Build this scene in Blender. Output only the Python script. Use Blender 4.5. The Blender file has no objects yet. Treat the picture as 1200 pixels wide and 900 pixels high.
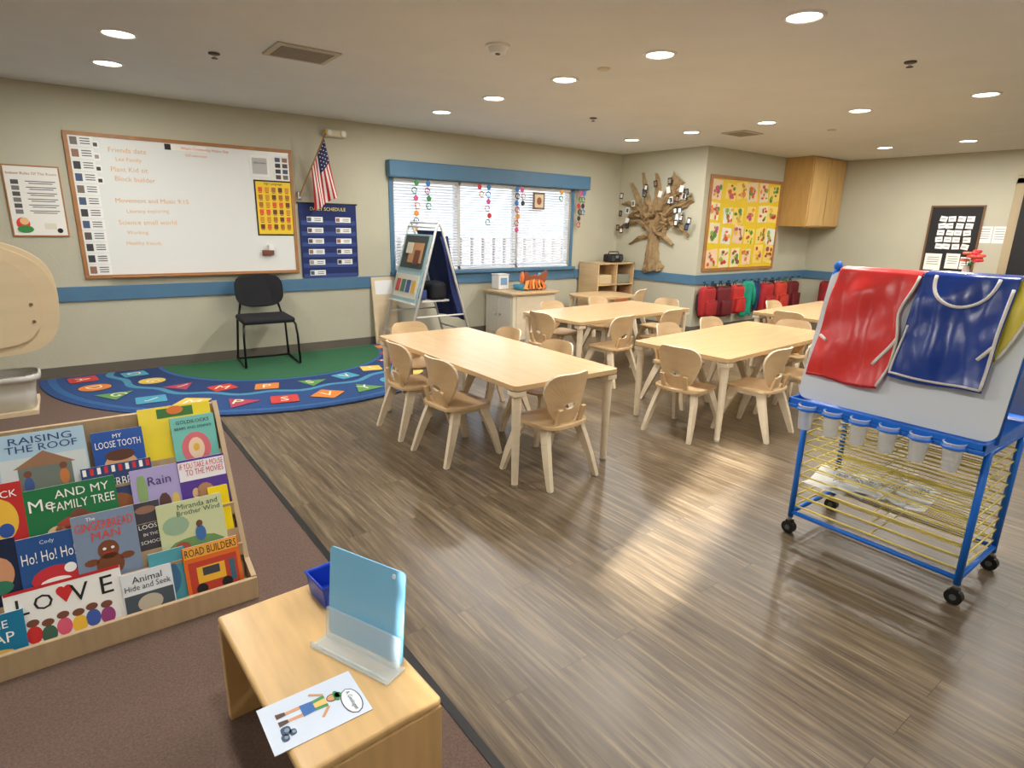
import bpy, bmesh, math, random
from mathutils import Vector, Matrix, Euler
random.seed(7)
PI=math.pi
# ------------------------------------------------------------ materials
def lin(c):
    c=c/255.0
    return c/12.92 if c<=0.04045 else ((c+0.055)/1.055)**2.4
def col(r,g,b): return (lin(r),lin(g),lin(b),1)
MC={}
def mat(name,rgb,rough=0.6,metal=0,var=0.0,scale=8,emit=0,alpha=1,trans=0,bump=0,bscale=60,stretch=None,spec=None):
    if name in MC: return MC[name]
    m=bpy.data.materials.new(name); m.use_nodes=True
    nt=m.node_tree; N=nt.nodes; L=nt.links; p=N['Principled BSDF']
    c=col(*rgb)
    p.inputs['Base Color'].default_value=c
    p.inputs['Roughness'].default_value=rough
    p.inputs['Metallic'].default_value=metal
    if spec is not None: p.inputs['Specular IOR Level'].default_value=spec
    if trans: p.inputs['Transmission Weight'].default_value=trans
    if alpha<1: p.inputs['Alpha'].default_value=alpha
    if emit:
        p.inputs['Emission Color'].default_value=c; p.inputs['Emission Strength'].default_value=emit
    tc=None
    if var or bump:
        tc=N.new('ShaderNodeTexCoord'); mp=N.new('ShaderNodeMapping'); L.new(tc.outputs['Object'],mp.inputs[0])
        if stretch: mp.inputs['Scale'].default_value=stretch
    if var:
        n=N.new('ShaderNodeTexNoise'); n.inputs['Scale'].default_value=scale; n.inputs['Detail'].default_value=4
        L.new(mp.outputs[0],n.inputs['Vector'])
        r=N.new('ShaderNodeValToRGB'); r.color_ramp.elements[0].position=.3; r.color_ramp.elements[1].position=.7
        r.color_ramp.elements[0].color=(c[0]*(1-var),c[1]*(1-var),c[2]*(1-var),1)
        r.color_ramp.elements[1].color=(min(1,c[0]*(1+var)),min(1,c[1]*(1+var)),min(1,c[2]*(1+var)),1)
        L.new(n.outputs['Fac'],r.inputs[0]); L.new(r.outputs[0],p.inputs['Base Color'])
    if bump:
        n2=N.new('ShaderNodeTexNoise'); n2.inputs['Scale'].default_value=bscale; n2.inputs['Detail'].default_value=3
        L.new(tc.outputs['Object'],n2.inputs['Vector'])
        b=N.new('ShaderNodeBump'); b.inputs['Strength'].default_value=bump; b.inputs['Distance'].default_value=0.01
        L.new(n2.outputs['Fac'],b.inputs['Height']); L.new(b.outputs[0],p.inputs['Normal'])
    MC[name]=m; return m
def pc(r,g,b,rough=.6):
    return mat('paint_%d_%d_%d'%(r,g,b),(r,g,b),rough)
WALL=mat('wall_beige',(192,188,166),.75,var=.03,scale=2,bump=.2,bscale=90)
CEIL=mat('ceiling_paint',(230,232,230),.9,var=.02,scale=3,bump=.15,bscale=120)
BLUE=mat('rail_blue',(80,120,150),.5,var=.05,scale=6)
BASE=mat('baseboard_rubber',(104,98,88),.5)
MAPLE=mat('maple_laminate',(216,182,136),.25,var=.05,scale=3,stretch=(1,8,1))
MAPLE2=mat('maple_ply',(212,180,136),.35,var=.07,scale=4,stretch=(1,1,7))
LEG=mat('pale_birch',(226,209,180),.4,var=.05,scale=4,stretch=(1,1,6))
SHELFW=mat('shelf_birch',(186,160,124),.45,var=.08,scale=5,stretch=(8,1,1))
BENCHW=mat('bench_birch',(214,176,120),.32,var=.1,scale=4,stretch=(8,1.2,1))
OAK=mat('oak_frame',(170,118,70),.45,var=.12,scale=10)
CABW=mat('cabinet_maple',(204,166,104),.4,var=.08,scale=4,stretch=(6,6,1))
WHITE=mat('white_plastic',(235,235,232),.4)
WB=mat('whiteboard_enamel',(232,234,230),.18)
BLACKF=mat('black_fabric',(26,26,30),.85,var=.2,scale=60)
BLACK=mat('black_plastic',(18,18,20),.4)
BLACKM=mat('black_metal',(25,25,28),.35,metal=.5)
CHROME=mat('chrome',(200,200,205),.2,metal=1)
NAVY=mat('navy_fabric',(28,44,98),.8,var=.1,scale=30)
RBLUE=mat('rack_blue',(22,112,218),.3)
YWIRE=mat('wire_yellow',(236,216,110),.3)
CLEAR=mat('clear_plastic',(235,240,245),.12,alpha=.4)
CLEARB=mat('clear_acrylic',(225,240,245),.08,alpha=.3)
REDV=mat('red_vinyl',(222,50,48),.3,var=.06,scale=5,bump=.35,bscale=12)
BLUEV=mat('blue_vinyl',(24,62,150),.26,var=.1,scale=5,bump=.35,bscale=12)
YELV=mat('yellow_vinyl',(232,214,84),.32,var=.05,scale=5,bump=.3,bscale=14)
CARPET=mat('carpet_brown',(108,87,77),.95,var=.22,scale=140,bump=.5,bscale=300)
KRAFT=mat('kraft_paper',(156,130,92),.8,var=.2,scale=14,bump=.6,bscale=25)
LAMP=mat('lamp_disc',(255,247,230),.5,emit=16)
WOODP=mat('play_wood',(222,202,166),.4,var=.04,scale=3,stretch=(1,1,5))

def floor_mat():
    m=bpy.data.materials.new('wood_plank_floor'); m.use_nodes=True; nt=m.node_tree;N=nt.nodes;L=nt.links;p=N['Principled BSDF']
    tc=N.new('ShaderNodeTexCoord'); mp=N.new('ShaderNodeMapping'); mp.inputs['Rotation'].default_value=(0,0,PI/2)
    L.new(tc.outputs['Object'],mp.inputs[0])
    br=N.new('ShaderNodeTexBrick'); br.offset=.37; br.inputs['Scale'].default_value=1
    br.inputs['Brick Width'].default_value=1.2; br.inputs['Row Height'].default_value=.125
    br.inputs['Mortar Size'].default_value=.001; br.inputs['Mortar Smooth'].default_value=.2
    br.inputs['Color1'].default_value=(.0,.0,.0,1); br.inputs['Color2'].default_value=(1,1,1,1); br.inputs['Mortar'].default_value=(.5,.5,.5,1)
    L.new(mp.outputs[0],br.inputs['Vector'])
    mp2=N.new('ShaderNodeMapping'); mp2.inputs['Scale'].default_value=(46,2.2,1); L.new(tc.outputs['Object'],mp2.inputs[0])
    addv=N.new('ShaderNodeVectorMath'); addv.operation='MULTIPLY_ADD'
    L.new(br.outputs['Color'],addv.inputs[0]); addv.inputs[1].default_value=(13,7,3); L.new(mp2.outputs[0],addv.inputs[2])
    n=N.new('ShaderNodeTexNoise'); n.inputs['Scale'].default_value=1; n.inputs['Detail'].default_value=8; n.inputs['Roughness'].default_value=.68
    L.new(addv.outputs[0],n.inputs['Vector'])
    r=N.new('ShaderNodeValToRGB'); cr=r.color_ramp
    cr.elements[0].position=.3; cr.elements[0].color=col(70,59,46)
    cr.elements[1].position=.7; cr.elements[1].color=col(144,127,101)
    e=cr.elements.new(.5); e.color=col(104,89,69)
    L.new(n.outputs['Fac'],r.inputs[0])
    hs=N.new('ShaderNodeHueSaturation'); mr=N.new('ShaderNodeMapRange'); mr.inputs[3].default_value=.93; mr.inputs[4].default_value=1.06
    L.new(br.outputs['Color'],mr.inputs[0]); L.new(mr.outputs[0],hs.inputs['Value']); L.new(r.outputs[0],hs.inputs['Color'])
    mx=N.new('ShaderNodeMix'); mx.data_type='RGBA'; L.new(br.outputs['Fac'],mx.inputs[0]); L.new(hs.outputs[0],mx.inputs[6]); mx.inputs[7].default_value=col(72,60,46)
    L.new(mx.outputs[2],p.inputs['Base Color'])
    mr2=N.new('ShaderNodeMapRange'); mr2.inputs[3].default_value=.24; mr2.inputs[4].default_value=.42; L.new(n.outputs['Fac'],mr2.inputs[0]); L.new(mr2.outputs[0],p.inputs['Roughness'])
    b=N.new('ShaderNodeBump'); b.inputs['Strength'].default_value=.12; b.inputs['Distance'].default_value=.003; L.new(n.outputs['Fac'],b.inputs['Height']); L.new(b.outputs[0],p.inputs['Normal'])
    return m
FLOOR=floor_mat()
# ------------------------------------------------------------ builder
def T(x,y,z): return Matrix.Translation((x,y,z))
def R(a,ax): return Matrix.Rotation(math.radians(a),4,ax)
def frame(o,x,y,z):
    return Matrix(((x[0],y[0],z[0],o[0]),(x[1],y[1],z[1],o[1]),(x[2],y[2],z[2],o[2]),(0,0,0,1)))
_tc={}
def text_geo(s):
    if s in _tc: return _tc[s]
    c=bpy.data.curves.new('tmp','FONT'); c.body=s; c.size=1; c.resolution_u=2
    ob=bpy.data.objects.new('tmp',c); bpy.context.collection.objects.link(ob)
    bpy.context.view_layer.update(); dg=bpy.context.evaluated_depsgraph_get()
    me=bpy.data.meshes.new_from_object(ob.evaluated_get(dg))
    vs=[v.co.copy() for v in me.vertices]; fs=[tuple(p.vertices) for p in me.polygons]
    bpy.data.objects.remove(ob); bpy.data.meshes.remove(me); bpy.data.curves.remove(c)
    _tc[s]=(vs,fs); return _tc[s]
def ellp(a,b,n=32,p=2.0,cx=0,cy=0,a0=0):
    o=[]
    for i in range(n):
        t=a0+2*PI*i/n; c,s=math.cos(t),math.sin(t)
        r=1/((abs(c/a)**p+abs(s/b)**p)**(1/p)); o.append((cx+r*c,cy+r*s))
    return o
def rrect(w,h,r,n=5,cx=0,cy=0):
    o=[]
    for (sx,sy,a) in ((1,1,0),(-1,1,90),(-1,-1,180),(1,-1,270)):
        for i in range(n+1):
            t=math.radians(a+90*i/n); o.append((cx+sx*(w/2-r)+r*math.cos(t),cy+sy*(h/2-r)+r*math.sin(t)))
    return o
class B:
    def __init__(s,name,M=None):
        s.n=name;s.v=[];s.f=[];s.m=[];s.sm=[];s.mats=[];s.M=M.copy() if M else Matrix()
    def mi(s,m):
        if m not in s.mats: s.mats.append(m)
        return s.mats.index(m)
    def add(s,vs,fs,m,smooth=False,M=None):
        MM=s.M@M if M is not None else s.M
        o=len(s.v); s.v+= [MM@Vector(v) for v in vs]; k=s.mi(m)
        for f in fs: s.f.append(tuple(i+o for i in f)); s.m.append(k); s.sm.append(smooth)
    def box(s,c,d,m,M=None,bev=0,seg=2,smooth=False):
        if bev<=0:
            x,y,z=d[0]/2,d[1]/2,d[2]/2
            vs=[(c[0]+a*x,c[1]+b*y,c[2]+e*z) for a in(-1,1) for b in(-1,1) for e in(-1,1)]
            fs=[(0,1,3,2),(4,6,7,5),(0,4,5,1),(2,3,7,6),(0,2,6,4),(1,5,7,3)]
            s.add(vs,fs,m,False,M); return
        bm=bmesh.new(); bmesh.ops.create_cube(bm,size=1)
        bmesh.ops.scale(bm,vec=d,verts=bm.verts)
        bmesh.ops.bevel(bm,geom=list(bm.edges),offset=bev,segments=seg,affect='EDGES',profile=.5)
        bmesh.ops.translate(bm,vec=c,verts=bm.verts); bm.verts.index_update()
        s.add([v.co.copy() for v in bm.verts],[tuple(v.index for v in f.verts) for f in bm.faces],m,smooth,M); bm.free()
    def b2(s,x0,x1,y0,y1,z0,z1,m,bev=0,M=None):
        s.box(((x0+x1)/2,(y0+y1)/2,(z0+z1)/2),(abs(x1-x0),abs(y1-y0),abs(z1-z0)),m,M,bev)
    def cyl(s,p0,p1,r0,m,r1=None,seg=16,M=None,caps=True):
        r1=r0 if r1 is None else r1
        p0,p1=Vector(p0),Vector(p1); d=(p1-p0).normalized()
        a=d.orthogonal().normalized(); b=d.cross(a)
        vs=[];n=seg
        for p,r in((p0,r0),(p1,r1)):
            for i in range(n):
                t=2*PI*i/n; vs.append(p+a*r*math.cos(t)+b*r*math.sin(t))
        s.add(vs,[(i,(i+1)%n,n+(i+1)%n,n+i) for i in range(n)],m,True,M)
        if caps:
            s.add(vs[:n],[tuple(range(n))[::-1]],m,False,M); s.add(vs[n:],[tuple(range(n))],m,False,M)
    def tube(s,pts,r,m,seg=8,closed=False,M=None):
        P=[Vector(p) for p in pts]; n=len(P); vs=[];prev=None
        for i in range(n):
            if closed: d=P[(i+1)%n]-P[i-1]
            else: d=P[min(i+1,n-1)]-P[max(i-1,0)]
            d.normalize()
            if prev is None: a=d.orthogonal().normalized()
            else:
                a=prev-d*prev.dot(d)
                a=a.normalized() if a.length>1e-6 else d.orthogonal().normalized()
            prev=a; b=d.cross(a); rr=r[i] if isinstance(r,(list,tuple)) else r
            for k in range(seg):
                t=2*PI*k/seg; vs.append(P[i]+a*rr*math.cos(t)+b*rr*math.sin(t))
        fs=[]
        for i in range(n if closed else n-1):
            j=(i+1)%n
            for k in range(seg): fs.append((i*seg+k,i*seg+(k+1)%seg,j*seg+(k+1)%seg,j*seg+k))
        if not closed:
            fs.append(tuple(range(seg))[::-1]); fs.append(tuple((n-1)*seg+k for k in range(seg)))
        s.add(vs,fs,m,True,M)
    def beam(s,p0,p1,w0,d0,w1,d1,m,side=(1,0,0),M=None):
        p0,p1=Vector(p0),Vector(p1); d=(p1-p0).normalized(); a=Vector(side); a=(a-d*a.dot(d)).normalized(); b=d.cross(a)
        vs=[]
        for p,w,e in((p0,w0,d0),(p1,w1,d1)):
            for x,y in((-1,-1),(1,-1),(1,1),(-1,1)): vs.append(p+a*x*w/2+b*y*e/2)
        s.add(vs,[(3,2,1,0),(4,5,6,7),(0,1,5,4),(1,2,6,5),(2,3,7,6),(3,0,4,7)],m,False,M)
    def plate(s,out,th,m,M=None,hole=None,fn=None,z0=0,edge=None):
        n=len(out); f=fn or (lambda x,y,z:(x,y,z)); e=edge or m
        F=[f(x,y,z0+th) for x,y in out]; K=[f(x,y,z0) for x,y in out]
        if not hole:
            s.add(F,[tuple(range(n))],m,False,M); s.add(K,[tuple(range(n))[::-1]],m,False,M)
        else:
            FH=[f(x,y,z0+th) for x,y in hole]; KH=[f(x,y,z0) for x,y in hole]
            q=[(i,(i+1)%n,n+(i+1)%n,n+i) for i in range(n)]
            s.add(F+FH,q,m,False,M); s.add(K+KH,[x[::-1] for x in q],m,False,M); s.add(FH+KH,q,e,False,M)
        s.add(K+F,[(i,(i+1)%n,n+(i+1)%n,n+i) for i in range(n)],e,False,M)
    def rect(s,cx,cy,w,h,m,z=0.002,th=.002,M=None,rot=0):
        MM=(M or Matrix())@T(cx,cy,z)@R(rot,'Z'); s.box((0,0,-th/2),(w,h,th),m,MM)
    def text(s,t,cx,cy,w,h,m,z=.004,M=None,rot=0,stretch=False):
        vs,fs=text_geo(t)
        if not vs: return
        xs=[v.x for v in vs];ys=[v.y for v in vs]; W=max(xs)-min(xs);Hh=max(ys)-min(ys) or 1
        kx=w/W; ky=h/Hh
        if not stretch: kx=ky=min(kx,ky)
        mx,my=(max(xs)+min(xs))/2,(max(ys)+min(ys))/2
        MM=(M or Matrix())@T(cx,cy,z)@R(rot,'Z'); s.add([((v.x-mx)*kx,(v.y-my)*ky,0) for v in vs],fs,m,False,MM)
    def ell(s,c,r,m,M=None,u=16,v=10):
        vs=[];fs=[]
        for j in range(v+1):
            ph=PI*j/v
            for i in range(u):
                t=2*PI*i/u; vs.append((c[0]+r[0]*math.sin(ph)*math.cos(t),c[1]+r[1]*math.sin(ph)*math.sin(t),c[2]+r[2]*math.cos(ph)))
        for j in range(v):
            for i in range(u): fs.append((j*u+i,(j+1)*u+i,(j+1)*u+(i+1)%u,j*u+(i+1)%u))
        s.add(vs,fs,m,True,M)
    def grid(s,fn,nu,nv,m,M=None,mfn=None,smooth=True):
        vs=[fn(i/nu,j/nv) for j in range(nv+1) for i in range(nu+1)]
        g={}
        for j in range(nv):
            for i in range(nu):
                k=mfn((i+.5)/nu,(j+.5)/nv) if mfn else m
                if k is None: continue
                g.setdefault(k,[]).append((j*(nu+1)+i,j*(nu+1)+i+1,(j+1)*(nu+1)+i+1,(j+1)*(nu+1)+i))
        for k,f in g.items(): s.add(vs,f,k,smooth,M)
    def done(s,solid=0):
        me=bpy.data.meshes.new(s.n); me.from_pydata([tuple(v) for v in s.v],[],s.f)
        for m in s.mats: me.materials.append(m)
        me.polygons.foreach_set('material_index',s.m); me.polygons.foreach_set('use_smooth',s.sm); me.update()
        ob=bpy.data.objects.new(s.n,me); bpy.context.collection.objects.link(ob)
        if solid:
            md=ob.modifiers.new('solid','SOLIDIFY'); md.thickness=solid; md.offset=0
        return ob
def inst(ob,M,name=None):
    o=bpy.data.objects.new(name or ob.name.split('.')[0],ob.data); bpy.context.collection.objects.link(o); o.matrix_world=M; return o
# ------------------------------------------------------------ room
H=2.44; WY=6.54; TX=6.87; BY=5.04; FX=9.7; LX=-3.0; NY=-2.5
b=B('floor'); b.b2(LX,FX+.2,NY,WY+.2,-.1,0,FLOOR); b.done()
b=B('ceiling'); b.b2(LX-.2,FX+.2,NY-.2,WY+.2,H,H+.1,CEIL); b.done()
W0,W1,WZ0,WZ1=3.15,5.9,.84,1.9
b=B('wall_north')
b.b2(LX-.15,W0,WY,WY+.15,0,H,WALL); b.b2(W1,TX+.15,WY,WY+.15,0,H,WALL)
b.b2(W0,W1,WY,WY+.15,0,WZ0,WALL); b.b2(W0,W1,WY,WY+.15,WZ1,H,WALL); b.done()
b=B('wall_alcove'); b.b2(TX,TX+.15,BY,WY,0,H,WALL); b.done()
b=B('wall_display'); b.b2(TX+.15,FX+.15,BY,BY+.15,0,H,WALL); b.done()
b=B('wall_east'); b.b2(FX,FX+.15,NY,BY,0,H,WALL); b.done()
# west wall with a narrow unseen window, added to throw the sun patch
V0,V1,VZ0,VZ1=-.56,-.13,1.53,2.22
b=B('wall_west'); b.b2(LX-.15,LX,NY,V0,0,H,WALL); b.b2(LX-.15,LX,V1,WY,0,H,WALL); b.b2(LX-.15,LX,V0,V1,0,VZ0,WALL); b.b2(LX-.15,LX,V0,V1,VZ1,H,WALL); b.done()
b=B('added_sun_window')
for z in(VZ0,VZ1-.04): b.b2(LX-.1,LX-.05,V0,V1,z,z+.04,WHITE)
for y in(V0,V1-.04): b.b2(LX-.1,LX-.05,y,y+.04,VZ0,VZ1,WHITE)
for z in(VZ0+.23,VZ0+.46): b.b2(LX-.09,LX-.06,V0,V1,z-.012,z+.012,WHITE)
b.done()
b=B('wall_south'); b.b2(LX-.15,FX+.15,NY-.15,NY,0,H,WALL); b.done()
b=B('baseboard_north'); b.b2(LX,TX,WY-.012,WY,0,.09,BASE); b.done()
b=B('baseboard_alcove'); b.b2(TX-.012,TX,BY,WY,0,.09,BASE); b.done()
b=B('baseboard_display'); b.b2(TX,FX,BY-.012,BY,0,.09,BASE); b.done()
b=B('baseboard_east'); b.b2(FX-.012,FX,NY,BY,0,.09,BASE); b.done()
b=B('trim_1'); b.b2(LX,W0-.08,WY-.02,WY,.665,.795,BLUE,.004); b.b2(W0-.08,W1+.1,WY-.02,WY,.665,.8,BLUE,.004); b.b2(W1+.1,TX,WY-.02,WY,.665,.795,BLUE,.004); b.done()
b=B('trim_2'); b.b2(TX-.02,TX,BY-.02,WY-.02,.665,.795,BLUE,.004); b.done()
b=B('trim_3'); b.b2(TX,FX-.02,BY-.02,BY,.665,.795,BLUE,.004)
for i in range(14):
    x=7.02+i*.19; b.tube([(x,BY-.02,.70),(x,BY-.05,.69),(x,BY-.06,.71)],.006,BLACKM)
b.done()
b=B('trim_4'); b.b2(FX-.02,FX,2.6,BY,.665,.795,BLUE,.004); b.done()
b=B('brown_carpet'); b.b2(LX,.74,NY,WY-.013,0,.006,CARPET); b.done()
b=B('trim_5'); b.b2(.735,.765,NY,WY-.013,0,.009,BLACK,.003); b.done()
# window
b=B('window_1')
for x0,x1 in((W0,4.05),(4.05,4.96),(4.96,W1)):
    for a,c in((x0,x0+.045),(x1-.045,x1)): b.b2(a,c,WY+.05,WY+.1,WZ0,WZ1,WHITE,.003)
    b.b2(x0,x1,WY+.05,WY+.1,WZ0,WZ0+.045,WHITE,.003); b.b2(x0,x1,WY+.05,WY+.1,WZ1-.045,WZ1,WHITE,.003)
b.b2(W0-.06,W1+.08,WY-.07,WY+.02,.80,.84,BLUE,.006)
b.b2(W0-.05,W0,WY-.015,WY,WZ0,WZ1,BLUE,.003); b.b2(W1,W1+.05,WY-.015,WY,WZ0,WZ1,BLUE,.003)
b.done()
SLAT=mat('blind_slat',(222,226,232),.5)
for k,(x0,x1) in enumerate(((W0+.02,4.03),(4.07,4.94),(4.98,W1-.02))):
    b=B('window_blind'); m=SLAT
    b.b2(x0,x1,WY-.005,WY+.035,WZ1-.04,WZ1-.005,WHITE,.003)
    z=WZ0+.03; ang={0:42,1:24,2:44}[k]
    while z<WZ1-.05:
        b.box((0,0,0),(x1-x0,.03,.0018),m,T((x0+x1)/2,WY+.018,z)@R(ang,'X')); z+=.033
    for x in(x0+.15,(x0+x1)/2,x1-.15): b.cyl((x,WY-.0,WZ0+.01),(x,WY-.0,WZ1-.03),.0015,WHITE,seg=5)
    b.b2(x0,x1,WY,WY+.03,WZ0+.002,WZ0+.02,WHITE,.003); b.done()
b=B('window_valance'); b.b2(3.07,6.16,WY-.11,WY,1.90,2.08,BLUE,.012); b.done()
b=B('exterior_ground'); b.b2(-2,12,WY+.4,WY+14,-.3,-.2,pc(150,146,140)); b.done()
b=B('exterior_fence'); b.b2(-4,14,WY+5,WY+5.1,-.2,1.1,pc(130,124,124)); 
for i in range(60): b.b2(-4+i*.3,-3.98+i*.3,WY+4.97,WY+5,-.2,1.14,pc(104,98,98))
b.done()
# door
b=B('door_1'); DF=pc(178,160,128)
b.b2(FX-.022,FX-.002,2.40,2.50,0,2.1,DF,.004); b.b2(FX-.022,FX-.002,1.45,1.55,0,2.1,DF,.004); b.b2(FX-.022,FX-.002,1.45,2.5,2.03,2.13,DF,.004)
b.b2(FX-.035,FX-.002,1.55,2.40,0.005,2.03,pc(24,22,22),.003); b.cyl((FX-.035,1.64,1.0),(FX-.09,1.64,1.0),.012,CHROME); b.cyl((FX-.08,1.63,1.0),(FX-.08,1.75,1.0),.01,CHROME); b.done()
# ------------------------------------------------------------ ceiling fixtures
def light(x,y):
    b=B('recessed_light'); n=28
    ring=[];
    for r,z in((.105,0),(.1,-.008),(.085,-.01),(.08,-.002)):
        ring.append([(r*math.cos(2*PI*i/n),r*math.sin(2*PI*i/n),z) for i in range(n)])
    vs=sum(ring,[]); fs=[(j*n+i,j*n+(i+1)%n,(j+1)*n+(i+1)%n,(j+1)*n+i) for j in range(3) for i in range(n)]
    b.add(vs,fs,WHITE,True); b.add([(v[0],v[1],-.003) for v in ring[3]],[tuple(range(n))[::-1]],LAMP)
    o=b.done(); o.location=(x,y,H)
    l=bpy.data.lights.new('lamp','AREA'); l.shape='DISK'; l.size=.15; l.energy=LE; l.color=(1,.985,.95)
    lo=bpy.data.objects.new('lamp',l); bpy.context.collection.objects.link(lo); lo.parent=o; lo.location=(0,0,-.016)
LE=17.5
for x in(.45,3.13,5.80,8.48):
    for y in(-.9,.91,1.81,2.72,3.60,4.50,5.38):
        if x>8 and y>4: continue
        if x<1 and y in(1.81,3.60): continue
        light(x,y)
light(-1.9,1.0); light(-1.9,3.6)
def vent(x,y,w,d,rot=0):
    b=B('ceiling_vent'); b.box((0,0,-.006),(w,d,.012),pc(196,188,172),bev=.004)
    n=9
    for i in range(n):
        yy=-d/2+.05+(d-.1)*i/(n-1); b.box((0,yy,-.014),(w-.07,.018,.003),pc(150,142,128)); b.box((0,yy+.012,-.0125),(w-.07,.006,.002),pc(60,56,50))
    o=b.done(); o.matrix_world=T(x,y,H)@R(rot,'Z')
vent(1.42,4.2,.40,.34); vent(6.25,4.16,.35,.3)
b=B('smoke_detector',T(2.27,3.23,H)); b.cyl((0,0,0),(0,0,-.012),.075,WHITE,seg=24); b.cyl((0,0,-.012),(0,0,-.045),.06,WHITE,.045,24); b.cyl((0,0,-.045),(0,0,-.05),.015,pc(90,90,90)); b.done()
for x,y in((.98,4.59),(4.41,1.81),(4.40,4.61)):
    b=B('fire_sprinkler',T(x,y,H)); b.cyl((0,0,0),(0,0,-.008),.035,pc(70,60,50),seg=20); b.cyl((0,0,-.008),(0,0,-.03),.01,CHROME); b.cyl((0,0,-.03),(0,0,-.033),.02,pc(70,60,50)); b.done()
for x,y in((3.12,3.19),(6.68,3.39)):
    b=B('ceiling_sensor_cap',T(x,y,H)); b.cyl((0,0,0),(0,0,-.01),.045,pc(215,205,185),.04,24); b.done()
# ------------------------------------------------------------ wall frames
def WN(x,z,off=0.001): return frame((x,WY-off,z),(1,0,0),(0,0,1),(0,-1,0))
def WE(y,z,off=0.001): return frame((FX-off,y,z),(0,-1,0),(0,0,1),(-1,0,0))
def WT(y,z,off=0): return frame((TX-off,y,z),(0,-1,0),(0,0,1),(-1,0,0))
def WD(x,z,off=0.001): return frame((x,BY-off,z),(1,0,0),(0,0,1),(0,-1,0))
def frm(b,w,h,t,d,m):
    for cx,cy,a,c in((0,h/2-t/2,w,t),(0,-h/2+t/2,w,t),(-w/2+t/2,0,t,h-2*t),(w/2-t/2,0,t,h-2*t)): b.box((cx,cy,d/2),(a,c,d),m,bev=.003)
K=pc(20,20,22); INK=pc(60,60,66); ORG=pc(226,142,92); PAP=pc(240,240,236); RED=pc(205,40,40); GRN=pc(60,140,70); YEL=pc(240,200,40)
FAINT=pc(222,172,120); FAINT2=pc(224,186,146)
rcd=lambda: random.choice([pc(60,60,66),pc(90,80,80),pc(120,110,100),pc(150,110,90),pc(70,90,120),pc(160,150,140)])
# whiteboard
b=B('whiteboard',WN(1.09,1.475,.003)); w,h=1.88,1.23
b.box((0,0,.008),(w-.04,h-.04,.012),WB); frm(b,w,h,.032,.022,OAK)
b.box((0.05,-h/2+.012,.04),(w-.3,.012,.05),OAK,bev=.003)
for i in range(12):
    y=.54-i*.098; x=-.82
    b.rect(x,y,.17,.088,PAP,z=.0165); b.rect(x-.05,y,.05,.062,rcd(),z=.0185)
    for k in range(3): b.rect(x+.03,y+.022-.02*k,.07,.007,INK,z=.0185)
    if i in(0,1,2,3): b.rect(x+.1,y-.02,.05,.06,PAP,z=.018); b.rect(x+.1,y-.02,.03,.03,rcd(),z=.02)
b.rect(-.02,.55,.34,.05,pc(245,240,232),z=.0165); b.rect(-.17,.55,.05,.05,K,z=.018)
b.text("What's Community Helper Day",.14,.545,.44,.03,pc(216,110,90),z=.019); b.text('Self awareness',.06,.49,.2,.022,pc(222,140,110),z=.017)
def ltext(t,x,y,hh,m):
    vs,_=text_geo(t); W=max(v.x for v in vs)-min(v.x for v in vs); ww=min(.58,W*hh/ .72); b.text(t,x+ww/2,y,ww,hh,m,z=.017,rot=random.uniform(-1,2))
for i,t in enumerate(("Friends date","Lex Family","Plant Kid sit","Block builder")): ltext(t,-.63+.02*(i%2),.49-.08*i,.042,FAINT)
for i,t in enumerate(("Movement and Music 9:15","Literacy exploring","Science small world","Working","Healthy friends")): ltext(t,-.63+.03*(i%2),.07-.095*i,.042,FAINT if i<1 else FAINT2)
b.rect(.62,.44,.18,.2,PAP,z=.0175); b.rect(.62,.44,.14,.15,pc(190,190,186),z=.019); b.text('Who is here',.62,.47,.11,.02,INK,z=.0205)
b.rect(.83,.43,.15,.24,PAP,z=.0175)
for i in range(4):
    for j in range(2): b.rect(.795+j*.07,.51-.055*i,.05,.04,rcd(),z=.019)
b.rect(.735,.04,.37,.54,K,z=.017); b.rect(.735,.04,.34,.51,pc(244,206,48),z=.0185)
for i in range(6):
    for j in range(5):
        x=.735-.13+j*.065; y=.22-.072*i
        b.rect(x,y,.04,.045,random.choice([pc(180,110,50),pc(220,150,40),pc(110,60,40),pc(230,90,60)]),z=.0195); b.rect(x,y-.03,.03,.006,K,z=.0195)
b.text('Sign Language',.735,.275,.26,.03,K,z=.0195)
b.box((.63,-.40,.035),(.11,.05,.035),pc(120,70,50),bev=.005); b.box((.66,-.36,.035),(.05,.08,.03),PAP,bev=.004)
b.done()
# left poster
b=B('classroom_rules_poster',WN(-.10,1.51,.003)); b.box((0,0,.007),(.37,.56,.01),pc(238,236,228)); frm(b,.38,.57,.012,.014,OAK)
b.text('Indoor Rules Of The Room',0,.22,.33,.028,OAK,z=.014)
for i in range(6):
    y=.15-i*.047; b.rect(-.12,y,.05,.035,pc(120,120,120) if i%2 else pc(80,80,80),z=.014)
    for k in range(2): b.rect(.05,y+.008-.016*k,.2-.04*k,.006,INK,z=.014)
b.plate(ellp(.045,.05,20),.002,pc(225,60,40),M=T(-.11,-.18,.0125)); b.plate(ellp(.03,.03,16),.002,pc(240,190,140),M=T(-.10,-.16,.0145)); b.plate(ellp(.055,.03,16),.002,GRN,M=T(-.10,-.225,.0145)); b.plate(ellp(.02,.02,16),.002,K,M=T(.13,-.235,.0125))
b.rect(.07,-.2,.08,.05,pc(225,220,200),z=.014); b.done()
# emergency light
b=B('emergency_light',WN(2.49,2.29)); b.box((0,0,.04),(.24,.075,.07),pc(214,206,180),bev=.02,seg=4,smooth=True)
for x in(-.075,.075): b.cyl((x,-.0,.072),(x,0,.092),.028,pc(230,226,205),seg=18); b.cyl((x,0,.092),(x,0,.095),.02,WHITE,seg=18)
b.done()
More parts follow.
